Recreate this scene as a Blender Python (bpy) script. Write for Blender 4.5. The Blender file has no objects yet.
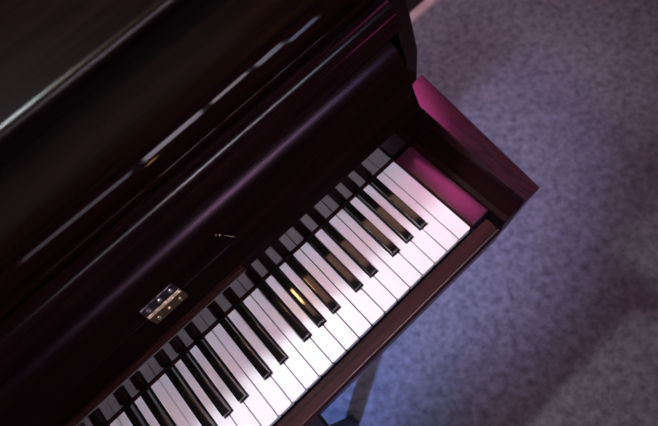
import bpy, bmesh, math
from mathutils import Matrix, Vector
C = bpy.context.scene.collection
FL = 0.73            # height of the white key tops above the floor
XM = -0.611          # middle of the 52 white keys
PITCH = 0.0235

# ------------------------------------------------------------------ materials
def nodes(name):
    m = bpy.data.materials.new(name); m.use_nodes = True
    nt = m.node_tree; b = nt.nodes['Principled BSDF']
    return m, nt, b

def plain(name, col, rough=.3, metal=0., coat=0., spec=.5, coat_rough=.05):
    m, nt, b = nodes(name)
    b.inputs['Base Color'].default_value = (*col, 1)
    b.inputs['Roughness'].default_value = rough
    b.inputs['Metallic'].default_value = metal
    b.inputs['Coat Weight'].default_value = coat
    b.inputs['Coat Roughness'].default_value = coat_rough
    b.inputs['Specular IOR Level'].default_value = spec
    return m

def wood(name, c1, c2, rough=.12, scale=1., axis='x', coat=0., spec=.5, bump=0.0, tint=None):
    m, nt, b = nodes(name)
    tc = nt.nodes.new('ShaderNodeTexCoord'); mp = nt.nodes.new('ShaderNodeMapping')
    s = (2.2, 60, 60) if axis == 'x' else (60, 2.2, 60)
    mp.inputs['Scale'].default_value = [v * scale for v in s]
    nz = nt.nodes.new('ShaderNodeTexNoise'); nz.inputs['Scale'].default_value = 1.6
    nz.inputs['Detail'].default_value = 6; nz.inputs['Roughness'].default_value = .65
    nz.inputs['Distortion'].default_value = .4
    rp = nt.nodes.new('ShaderNodeValToRGB')
    rp.color_ramp.elements[0].position = .36; rp.color_ramp.elements[0].color = (*c1, 1)
    rp.color_ramp.elements[1].position = .68; rp.color_ramp.elements[1].color = (*c2, 1)
    L = nt.links.new
    L(tc.outputs['Object'], mp.inputs['Vector']); L(mp.outputs['Vector'], nz.inputs['Vector'])
    L(nz.outputs['Fac'], rp.inputs['Fac']); L(rp.outputs['Color'], b.inputs['Base Color'])
    b.inputs['Roughness'].default_value = rough
    b.inputs['Specular IOR Level'].default_value = spec
    if tint: b.inputs['Specular Tint'].default_value = (*tint, 1)
    b.inputs['Coat Weight'].default_value = coat
    b.inputs['Coat Roughness'].default_value = .06
    if bump:
        bp = nt.nodes.new('ShaderNodeBump'); bp.inputs['Strength'].default_value = bump
        bp.inputs['Distance'].default_value = .0005
        L(nz.outputs['Fac'], bp.inputs['Height']); L(bp.outputs['Normal'], b.inputs['Normal'])
    return m

def carpet():
    m, nt, b = nodes('blue_grey_carpet'); L = nt.links.new
    tc = nt.nodes.new('ShaderNodeTexCoord')
    n1 = nt.nodes.new('ShaderNodeTexNoise'); n1.inputs['Scale'].default_value = 50
    n1.inputs['Detail'].default_value = 4; n1.inputs['Roughness'].default_value = .65
    n2 = nt.nodes.new('ShaderNodeTexNoise'); n2.inputs['Scale'].default_value = 350
    n2.inputs['Detail'].default_value = 3
    mx = nt.nodes.new('ShaderNodeMath'); mx.operation = 'ADD'
    h = nt.nodes.new('ShaderNodeMath'); h.operation = 'MULTIPLY'; h.inputs[1].default_value = .55
    rp = nt.nodes.new('ShaderNodeValToRGB')
    rp.color_ramp.elements[0].position = .52; rp.color_ramp.elements[0].color = (.085, .083, .105, 1)
    rp.color_ramp.elements[1].position = 1.0; rp.color_ramp.elements[1].color = (.27, .26, .295, 1)
    L(tc.outputs['Object'], n1.inputs['Vector']); L(tc.outputs['Object'], n2.inputs['Vector'])
    L(n2.outputs['Fac'], h.inputs[0]); L(n1.outputs['Fac'], mx.inputs[0]); L(h.outputs[0], mx.inputs[1])
    L(mx.outputs[0], rp.inputs['Fac']); L(rp.outputs['Color'], b.inputs['Base Color'])
    bp = nt.nodes.new('ShaderNodeBump'); bp.inputs['Strength'].default_value = .35
    bp.inputs['Distance'].default_value = .004
    L(mx.outputs[0], bp.inputs['Height']); L(bp.outputs['Normal'], b.inputs['Normal'])
    b.inputs['Roughness'].default_value = .95; b.inputs['Specular IOR Level'].default_value = .1
    return m

M = dict(
    case=wood('polished_mahogany', (.0055, .0018, .0024), (.014, .004, .0052), .12),
    fall=wood('fallboard_mahogany', (.004, .0011, .0014), (.0095, .0026, .0032), .27, spec=.115, tint=(1, .62, .95)),  # purple of the reflected band is put into the specular tint
    name=wood('name_board_mahogany', (.005, .0016, .002), (.012, .003, .004), .10),
    cheek=wood('cheek_mahogany', (.008, .0022, .003), (.018, .005, .006), .30, axis='y', spec=.08),
    rail=wood('rail_mahogany', (.005, .0016, .002), (.012, .003, .004), .05, spec=.035),
    leaf=plain('dull_brass', (.50, .36, .22), .3, 1.),
    lip=wood('lip_mahogany', (.0055, .0018, .0024), (.014, .004, .0052), .20, spec=.16),
    lid=wood('lid_mahogany', (.003, .0013, .0013), (.007, .003, .003), .26, spec=.12),
    panel=wood('panel_walnut', (.006, .0022, .0014), (.032, .012, .0065), .38, .7, spec=.2),
    arm=wood('arm_mahogany', (.017, .005, .0085), (.036, .010, .016), .17, axis='y'),
    block=wood('block_mahogany', (.030, .005, .012), (.045, .008, .018), .20, axis='y'),
    slip=wood('slip_mahogany', (.017, .005, .0065), (.042, .012, .0135), .25, spec=.35),
    nosing=wood('nosing_mahogany', (.013, .0045, .0045), (.028, .009, .008), .13),
    white=plain('ivory_white_keys', (.80, .77, .79), .22),
    black=plain('ebony_black_keys', (.006, .005, .005), .05),
    felt=plain('red_felt', (.02, .004, .007), .95, spec=.1),
    brass=plain('worn_brass', (.62, .47, .33), .25, 1.),
    steel=plain('nickel', (.85, .82, .84), .13, 1.),
    bench=wood('bench_wood', (.006, .003, .003), (.016, .008, .008), .45, spec=.12),
    wall=plain('dark_wall_paint', (.020, .010, .012), .7, spec=.2),
    base=plain('painted_skirting', (.62, .48, .46), .5),
    carpet=carpet(),
)

# ------------------------------------------------------------------ helpers
def link_mesh(name, bm, mat, parent=None, smooth=True, bevel=0., seg=2):
    """turn a bmesh in world coordinates (z from the key tops) into one object with its origin at its middle"""
    bmesh.ops.recalc_face_normals(bm, faces=bm.faces)
    xs = [v.co for v in bm.verts]
    lo = Vector([min(c[i] for c in xs) for i in range(3)]); hi = Vector([max(c[i] for c in xs) for i in range(3)])
    mid = (lo + hi) / 2
    for v in bm.verts: v.co -= mid
    if smooth:
        for f in bm.faces: f.smooth = True
        for e in bm.edges:
            if len(e.link_faces) == 2 and e.calc_face_angle(0) > math.radians(32): e.smooth = False
    me = bpy.data.meshes.new(name); bm.to_mesh(me); bm.free()
    me.materials.append(mat)
    o = bpy.data.objects.new(name, me); C.objects.link(o)
    w = mid + Vector((0, 0, FL))
    p = parent; off = Vector((0, 0, 0))
    while p is not None: off += p.location; p = p.parent
    o.parent = parent; o.location = w - off
    if bevel:
        b = o.modifiers.new('edge_rounding', 'BEVEL'); b.width = bevel; b.segments = seg
        b.limit_method = 'ANGLE'; b.angle_limit = math.radians(18)
        wn = o.modifiers.new('face_normals', 'WEIGHTED_NORMAL'); wn.weight = 80; wn.keep_sharp = False
    return o

def add_box(bm, x0, x1, y0, y1, z0, z1):
    v = [bm.verts.new((x, y, z)) for x in (x0, x1) for y in (y0, y1) for z in (z0, z1)]
    for f in ((0, 1, 3, 2), (4, 6, 7, 5), (0, 4, 5, 1), (2, 3, 7, 6), (0, 2, 6, 4), (1, 5, 7, 3)):
        bm.faces.new([v[i] for i in f])

def box(name, x0, x1, y0, y1, z0, z1, mat, parent=None, bevel=.002):
    bm = bmesh.new(); add_box(bm, x0, x1, y0, y1, z0, z1)
    return link_mesh(name, bm, mat, parent, True, bevel)

def add_extrude(bm, prof, x0, x1):
    """profile in (y, z) swept along x"""
    a = [bm.verts.new((x0, y, z)) for y, z in prof]; b = [bm.verts.new((x1, y, z)) for y, z in prof]
    n = len(prof)
    bm.faces.new(a); bm.faces.new(b[::-1])
    for i in range(n): bm.faces.new((a[i], b[i], b[(i + 1) % n], a[(i + 1) % n]))

def sweep(name, prof, x0, x1, mat, parent=None, bevel=0.):
    bm = bmesh.new(); add_extrude(bm, prof, x0, x1)
    return link_mesh(name, bm, mat, parent, True, bevel)

def arc(cy, cz, r, a0, a1, n=8, rz=None):
    rz = rz or r
    return [(cy + r * math.cos(math.radians(a0 + (a1 - a0) * i / n)), cz + rz * math.sin(math.radians(a0 + (a1 - a0) * i / n))) for i in range(n + 1)]

def prism(bm, poly, z0, z1):
    a = [bm.verts.new((x, y, z0)) for x, y in poly]; b = [bm.verts.new((x, y, z1)) for x, y in poly]
    n = len(poly); bm.faces.new(a[::-1]); bm.faces.new(b)
    for i in range(n): bm.faces.new((a[i], a[(i + 1) % n], b[(i + 1) % n], b[i]))

def cyl(bm, p0, p1, r, n=14):
    p0 = Vector(p0); p1 = Vector(p1); d = (p1 - p0)
    q = d.to_track_quat('Z', 'Y').to_matrix().to_4x4()
    bmesh.ops.create_cone(bm, cap_ends=True, segments=n, radius1=r, radius2=r, depth=d.length, matrix=Matrix.Translation((p0 + p1) / 2) @ q)

def dome(bm, c, nrm, r, flat=.5):
    q = Vector(nrm).to_track_quat('Z', 'Y').to_matrix().to_4x4()
    bmesh.ops.create_uvsphere(bm, u_segments=14, v_segments=8, radius=r, matrix=Matrix.Translation(c) @ q @ Matrix.Diagonal((1, 1, flat, 1)))

def mirx(x): return 2 * XM - x

def tag(o, **k):
    for a, b in k.items(): o[a] = b
    return o

# ------------------------------------------------------------------ the room
def struct(name, *a, **k):
    return tag(box(name, *a, **k), kind='structure')
struct('floor', -5, 5, -4, .78, -FL - .05, -FL, M['carpet'], bevel=0)
struct('wall_back', -5, 5, .775, .9, -FL, 1.9, M['wall'], bevel=0)
struct('baseboard_back', -5, 5, .744, .775, -FL, -FL + .020, M['base'], bevel=.003)

# ------------------------------------------------------------------ the piano
piano = bpy.data.objects.new('upright_piano', None); C.objects.link(piano)
piano.location = (XM, .3, 0)
tag(piano, label='dark polished mahogany upright piano with open fallboard standing on blue-grey carpet', category='piano')
P = piano
SI = .0625                                # inner face of the upper case side
XI, XO = .055, .086                       # inner and outer face of the case side
YB = .56
LX, RX = mirx(XI), XI

# case sides
for s in (0, 1):
    bm = bmesh.new()
    a, b = (SI, XO) if s == 0 else (mirx(XO), mirx(SI))
    add_extrude(bm, [(.212, .3635), (YB, .3635), (YB, -FL + .005), (.17, -FL + .005), (.17, -.17), (.184, -.10), (.184, .133), (.212, .238)], a, b)
    link_mesh('case_side', bm, M['case'], P, True, .003)
    # arm beside the keyboard: taller at the back, rounded at its lower front corner
    bm = bmesh.new()
    prof = [(-.031, .050), (.183, .079), (.183, -.150), (.05, -.165)] + arc(.000, -.142, .022, 270, 180, 8)
    xi = [XI] * len(prof)
    n = len(prof)
    def xo(y): return .082 + (.093 - .082) * (y + .031) / .214
    va = [bm.verts.new((XI if s == 0 else mirx(XI), y, z)) for y, z in prof]
    vb = [bm.verts.new((xo(y) if s == 0 else mirx(xo(y)), y, z)) for y, z in prof]
    bm.faces.new(va); bm.faces.new(vb[::-1])
    for i in range(n): bm.faces.new((va[i], vb[i], vb[(i + 1) % n], va[(i + 1) % n]))
    link_mesh('arm', bm, M['arm'], P, True, .0018, 3)
    # inner cheek between arm and key block
    bm = bmesh.new()
    f = (lambda x: x) if s == 0 else mirx
    pts = [(.0365, -.06), (XI + .001, -.06), (XI + .001, .020), (.050, .013), (.044, .003), (.0365, -.001)]
    va = [bm.verts.new((f(x), -.027, z)) for x, z in pts]; vb = [bm.verts.new((f(x), .147, z)) for x, z in pts]
    bm.faces.new(va); bm.faces.new(vb[::-1])
    for i in range(len(pts)): bm.faces.new((va[i], vb[i], vb[(i + 1) % len(pts)], va[(i + 1) % len(pts)]))
    link_mesh('cheek', bm, M['cheek'], P, True, .001)
    x0, x1 = sorted((f(.0015), f(.0355)))
    box('key_block', x0, x1, -.0005, .1468, -.05, .0015, M['block'], P, .003)

# key bed, slip, boards
box('key_bed', LX, RX, .0, .50, -.115, -.062, M['case'], P, .002)
bm = bmesh.new()
add_extrude(bm, [(-.0265, -.0155), (-.0032, -.0140), (-.0032, -.062), (-.0275, -.066), (-.0305, -.055), (-.0298, -.020)], mirx(.0300), .0300)
link_mesh('key_slip', bm, M['slip'], P, True, .002, 3)
box('name_board', LX, RX, .1490, .166, -.030, .0755, M['name'], P, .0008)
box('felt_strip', mirx(.001), .001, .1462, .1494, -.012, .0022, M['felt'], P, .0006)
box('lower_panel', LX, RX, .18, .20, -.62, -.115, M['case'], P, .003)
box('bottom_board', LX, RX, .17, .55, -FL + .005, -.62, M['case'], P, .003)
box('back_board', LX, RX, .53, YB, -.115, .3635, M['case'], P, .002)
for k in (-1, 0, 1):
    bm = bmesh.new(); x = XM + k * .075
    prism(bm, [(x - .010, .19), (x - .012, .12), (x - .019, .09), (x - .016, .072), (x, .066), (x + .016, .072), (x + .019, .09), (x + .012, .12), (x + .010, .19)], -.668, -.660)
    link_mesh('pedal', bm, M['brass'], P, True, .002)

# ---- fallboard, leaning back.  (s, n): along the board upwards, out of the board towards the player
EY, EZ = .3939, .9191
def fb(s, n, x=None):
    y = .143 + s * EY - n * EZ; z = .083 + s * EZ + n * EY
    return (y, z) if x is None else Vector((x, y, z))
RC = .040
prof = [(.0015, 0), (.0750, 0)] + [(.0750 + RC * math.sin(math.radians(a)), -RC + RC * math.cos(math.radians(a))) for a in range(4, 49, 4)] + [(.1050, -.022), (.0, -.016), (0, -.0015)]
fall = sweep('fallboard', [fb(*q) for q in prof], mirx(.0495), .0495, M['fall'], P)
# front lip that has swung up to the top of the board
bm = bmesh.new()
LU = Vector((.375, .927)); LN = Vector((-.927, .375))              # along the lip, and out of it
def lf(u, n): q = Vector((.187, .1895)) + LU * u + LN * n; return (q.x, q.y)
lp = [lf(.0012, 0)] + [lf(.0208, 0), lf(.0218, -.0012), lf(.0230, -.0012)]
lp += [lf(.0230 + .0172 * math.sin(math.radians(a)), -.0184 + .0172 * math.cos(math.radians(a))) for a in range(6, 91, 6)]
lp += [lf(.0385, -.0192), lf(0, -.0192), lf(0, -.0012)]
add_extrude(bm, lp, mirx(.0605), .0605)
lip = link_mesh('front_lip', bm, M['lip'], fall, True)
# music ledge folded against the board, with its rounded nosing
xL1 = -.246; xL0 = mirx(xL1)
ledge = sweep('music_ledge', [fb(*q) for q in [(.0165, -.004), (.0485, -.004), (.0490, .0004), (.0485, .0012), (.0165, .0022)]], xL0, xL1, M['fall'], fall, .0006)
ns = [fb(.0130 + .0062 * math.cos(math.radians(a)), .0062 + .0062 * math.sin(math.radians(a))) for a in range(0, 360, 20)]
sweep('ledge_nosing', ns, xL0, xL1 - .009, M['nosing'], fall, .0015)
# catch
bm = bmesh.new()
nrm = Vector((0, -EZ, EY))
dome(bm, fb(.0735, .001, -.2505), nrm, .0016, 1); dome(bm, fb(.0695, .001, -.2475), nrm, .0014, 1)
cyl(bm, fb(.0655, .001, -.2440), fb(.0535, .0012, -.2370), .0007, 8)  # thin wire stands in for a glint on the ledge corner
link_mesh('catch', bm, M['brass'], fall)

# hinges (parts of the piano) with their screws
def hinge(xc):
    w = .0235; NN = Vector((0, -EZ, EY)); 
    bm = bmesh.new()
    def leaf(s0, s1, n0, n1):
        r = .0014
        cs = [(-w + r, s0), (w - r, s0), (w, s0 + r), (w, s1 - r), (w - r, s1), (-w + r, s1), (-w, s1 - r), (-w, s0 + r)]
        a = [bm.verts.new(fb(s, n0, xc + x)) for x, s in cs]; b = [bm.verts.new(fb(s, n1, xc + x)) for x, s in cs]
        bm.faces.new(a[::-1]); bm.faces.new(b)
        for i in range(8): bm.faces.new((a[i], a[(i + 1) % 8], b[(i + 1) % 8], b[i]))
    leaf(.0500, .0645, .0001, .0018)
    h = link_mesh('hinge', bm, M['steel'], P, True, .0004)
    bm = bmesh.new(); leaf(.0345, .0480, .0010, .0026); link_mesh('hinge_leaf', bm, M['leaf'], h, True, .0004)
    for k in range(5):
        x0 = xc - w + k * 2 * w / 5
        bm = bmesh.new(); cyl(bm, fb(.0490, .0022, x0 + .0004), fb(.0490, .0022, x0 + 2 * w / 5 - .0004), .0020, 12)
        link_mesh('hinge_knuckle', bm, M['brass'], h)
    for k in (-1, 0, 1):
        for s_, n_, m_ in ((.0585, .0019, 'steel'), (.0405, .0027, 'brass')):
            bm = bmesh.new(); dome(bm, fb(s_, n_, xc + k * .0155), NN, .0030, .6)
            link_mesh('screw', bm, M[m_], h)
hinge(-.3455); hinge(mirx(-.3455))

# ---- upper front: rail, panel, lid
rail = [(.250, .19), (.228, .19), (.2275, .207)] + arc(.2315, .2150, .0055, 190, 100, 7) + [(.2290, .2215), (.2270, .2230), (.2276, .2338)] + [(.2276 + .0020 - .0020 * math.cos(math.radians(a)), .2338 + .0020 * math.sin(math.radians(a))) for a in (12, 24, 36, 48)] + [(.2405, .24505), (.2412, .2455), (.2420, .2458), (.2430, .2459), (.250, .2459)]
sweep('rail_moulding', rail, mirx(SI), SI, M['rail'], P)
box('upper_panel', mirx(SI), SI, .2475, .262, .205, .3635, M['panel'], P, .001)
lid = [(.2115, .3635), (.2100, .3655), (.2100, .3750)] + arc(.2190, .3765, .009, 180, 90, 8) + [(.575, .3855), (.578, .3825), (.578, .3635)]
sweep('lid', lid, mirx(.094), .094, M['lid'], P, 0)

# ---- keys
DX = {2: .0030, 3: 0., 4: -.0030, 6: .0022, 0: -.0022}      # offset of the black key on boundary k (k mod 7)
blacks = {}
for k in range(2, 52):
    if k % 7 in DX: blacks[k] = -PITCH * k + DX[k % 7]
bw = .0130
YK = .1464; ZW = 0.
for i in range(52):
    xr = -PITCH * i - .00065; xl = -PITCH * (i + 1) + .00065
    nr = blacks.get(i); nl = blacks.get(i + 1)
    yn = .0450; g = bw / 2 + .0009
    poly = [(xl, .0012), (xl + .0014, 0), (xr - .0014, 0), (xr, .0012)]
    poly += [(xr, yn), (nr - g, yn), (nr - g, YK)] if nr is not None else [(xr, YK)]
    poly += [(nl + g, YK), (nl + g, yn), (xl, yn)] if nl is not None else [(xl, YK)]
    bm = bmesh.new(); prism(bm, poly, ZW - .0190, ZW)
    link_mesh('white_key', bm, M['white'], P, True, .0005, 2)
for k, x in blacks.items():
    bm = bmesh.new()
    rows = [(.0462, .0000, bw / 2), (.0470, .0099, bw / 2 - .0011), (.0545, .0116, bw / 2 - .0016), (.1462, .0120, bw / 2 - .0016)]
    top = [(bm.verts.new((x - w, y, z)), bm.verts.new((x + w, y, z))) for y, z, w in rows]
    bot = [(bm.verts.new((x - bw / 2, y, -.015)), bm.verts.new((x + bw / 2, y, -.015))) for y in (.0462, .1462)]
    for a, b in zip(top, top[1:]): bm.faces.new((a[0], a[1], b[1], b[0]))
    bm.faces.new((bot[0][0], bot[0][1], top[0][1], top[0][0]))
    bm.faces.new((bot[1][0], bot[1][1], top[3][1], top[3][0]))
    bm.faces.new((bot[0][0], bot[0][1], bot[1][1], bot[1][0]))
    for j in (0, 1): bm.faces.new([bot[0][j]] + [t[j] for t in top] + [bot[1][j]])
    link_mesh('black_key', bm, M['black'], P, True, .0011, 3)

# ------------------------------------------------------------------ the bench
bench = bpy.data.objects.new('piano_bench', None); C.objects.link(bench)
BX0, BX1, BY0, BY1 = -.872, -.3545, -.085, .165
bench.location = ((BX0 + BX1) / 2, (BY0 + BY1) / 2, 0)
tag(bench, label='dark wooden bench tucked under the piano keyboard with its leg on the carpet', category='bench')
box('seat', BX0, BX1, BY0, BY1, -.268, -.246, M['bench'], bench, .004)
for (x0, x1, y0, y1) in ((BX0 + .02, BX1 - .016, BY0 + .02, BY0 + .04), (BX0 + .02, BX1 - .016, BY1 - .03, BY1 - .012), (BX0 + .016, BX0 + .036, BY0 + .04, BY1 - .03), (BX1 - .030, BX1 - .012, BY0 + .04, BY1 - .03)):
    box('apron', x0, x1, y0, y1, -.325, -.268, M['bench'], bench, .002)
for sx in (0, 1):
    for sy in (0, 1):
        cx = BX1 - .030 if sx else BX0 + .030; cy = BY1 - .032 if sy else BY0 + .032
        bm = bmesh.new(); t, b_ = .020, .016
        va = [bm.verts.new((cx + dx * t, cy + dy * t, -.268)) for dx, dy in ((-1, -1), (1, -1), (1, 1), (-1, 1))]
        vb = [bm.verts.new((cx + dx * b_, cy + dy * b_, -FL)) for dx, dy in ((-1, -1), (1, -1), (1, 1), (-1, 1))]
        bm.faces.new(va); bm.faces.new(vb[::-1])
        for i in range(4): bm.faces.new((va[i], vb[i], vb[(i + 1) % 4], va[(i + 1) % 4]))
        link_mesh('leg', bm, M['bench'], bench, True, .003)

# ------------------------------------------------------------------ lights
def area(name, loc, aim, sx, sy, power, col, spread=180, roll=None):
    l = bpy.data.lights.new(name, 'AREA'); l.shape = 'RECTANGLE'; l.size = sx; l.size_y = sy
    l.energy = power; l.color = col; l.spread = math.radians(spread)
    o = bpy.data.objects.new(name, l); C.objects.link(o)
    o.location = Vector(loc) + Vector((0, 0, FL))
    d = Vector(aim) - Vector(loc)
    o.rotation_euler = d.to_track_quat('-Z', 'Y').to_euler()
    if roll is not None: o.rotation_euler = (0, 0, roll)
    return o
area('stage_lamp', (-.45, .53, 1.20), (-.20, .0, 0), .10, .05, 3.8, (.88, .96, 1), spread=100)
area('warm_lamp', (.03, .385, 1.20), (.03, .385, 0), .66, .20, .9, (1, .52, .38), roll=0)
area('warm_bulb', (-.282, .405, 1.19), (-.282, .405, 0), .036, .09, .65, (1, .55, .22), roll=0)
area('magenta_reflection_panel', (.48, .42, 1.0), (.48, .42, 0), .16, .60, 2.7, (1, .10, .45), roll=-.42)  # added light, placed to reflect pink in the arm and key block
for x0, x1, y0, y1, c, k in ((-1.15, -.50, -1.0, -.87, (.92, .84, 1), 5), (-.41, -.03, -1.038, -.87, (.92, .82, 1), 15), (.04, .28, -1.0, -.88, (1, .85, .95), 15), (.35, .53, -1.055, -.88, (.85, .80, 1), 14), (.60, .80, -1.17, -1.03, (.60, .66, 1), 14)):
    x = (x0 + x1) / 2; y = (y0 + y1) / 2
    area('fill_panel', (x, y, 1.9), (x * .6 - .08, .36, -.30), x1 - x0, y1 - y0, k * (x1 - x0) * (y1 - y0), c, spread=48)  # added unseen fill for the keys, split up to break the rail's reflection
l = bpy.data.lights.new('warm_front_bulb', 'POINT'); l.energy = 2.2; l.color = (1, .50, .16); l.shadow_soft_size = .03
o = bpy.data.objects.new('warm_front_bulb', l); C.objects.link(o); o.location = (-.36, -.88, 1.50 + FL)
def spot(name, loc, aim, power, col, deg, soft):
    l = bpy.data.lights.new(name, 'SPOT'); l.energy = power; l.color = col; l.spot_size = math.radians(deg)
    l.spot_blend = 1; l.shadow_soft_size = soft
    o = bpy.data.objects.new(name, l); C.objects.link(o); o.location = Vector(loc) + Vector((0, 0, FL))
    o.rotation_euler = (Vector(aim) - Vector(loc)).to_track_quat('-Z', 'Y').to_euler()
spot('blue_spot', (-2.1, -.95, 1.25), (-.42, .06, -.73), 470, (.21, .36, 1), 13, .11)
spot('blue_spot', (-2.1, -.95, 1.25), (-.06, .13, -.73), 260, (.36, .48, 1), 13, .11)  # this cone and the next are added to spread blue along the carpet
spot('blue_spot', (-2.1, -.95, 1.25), (.28, .12, -.73), 470, (.52, .54, 1), 14, .11)
spot('violet_carpet_fill', (1.6, -.9, 1.9), (.75, .48, -.73), 85, (1, .76, 1), 28, .25)  # added to brighten the carpet right of the piano

w = bpy.data.worlds.new('room_gloom'); bpy.context.scene.world = w; w.use_nodes = True
bg = w.node_tree.nodes['Background']; bg.inputs['Color'].default_value = (.75, .50, .80, 1); bg.inputs['Strength'].default_value = .04

# ------------------------------------------------------------------ camera
cam = bpy.data.cameras.new('camera'); co = bpy.data.objects.new('camera', cam); C.objects.link(co)
R = ((0.72845007, -0.66762292, -0.15375346), (-0.67333602, -0.65627114, -0.34048023), (0.12640845, 0.35155059, -0.92759532))
mw = Matrix(((R[0][0], -R[1][0], -R[2][0]), (R[0][1], -R[1][1], -R[2][1]), (R[0][2], -R[1][2], -R[2][2]))).to_4x4()
mw.translation = Vector((-0.20746943, -0.08075889, 0.62374877 + FL))
co.matrix_world = mw
cam.sensor_fit = 'HORIZONTAL'; cam.sensor_width = 36; cam.lens = 466.158 / 658 * 36
cam.clip_start = .01
cam.dof.use_dof = True; cam.dof.focus_distance = .60; cam.dof.aperture_fstop = 4.0
bpy.context.scene.camera = co
vs = bpy.context.scene.view_settings
bpy.context.scene.display_settings.display_device = 'sRGB'
vs.view_transform = 'Standard'; vs.look = 'None'; vs.exposure = 0; vs.gamma = 1; vs.use_curve_mapping = False
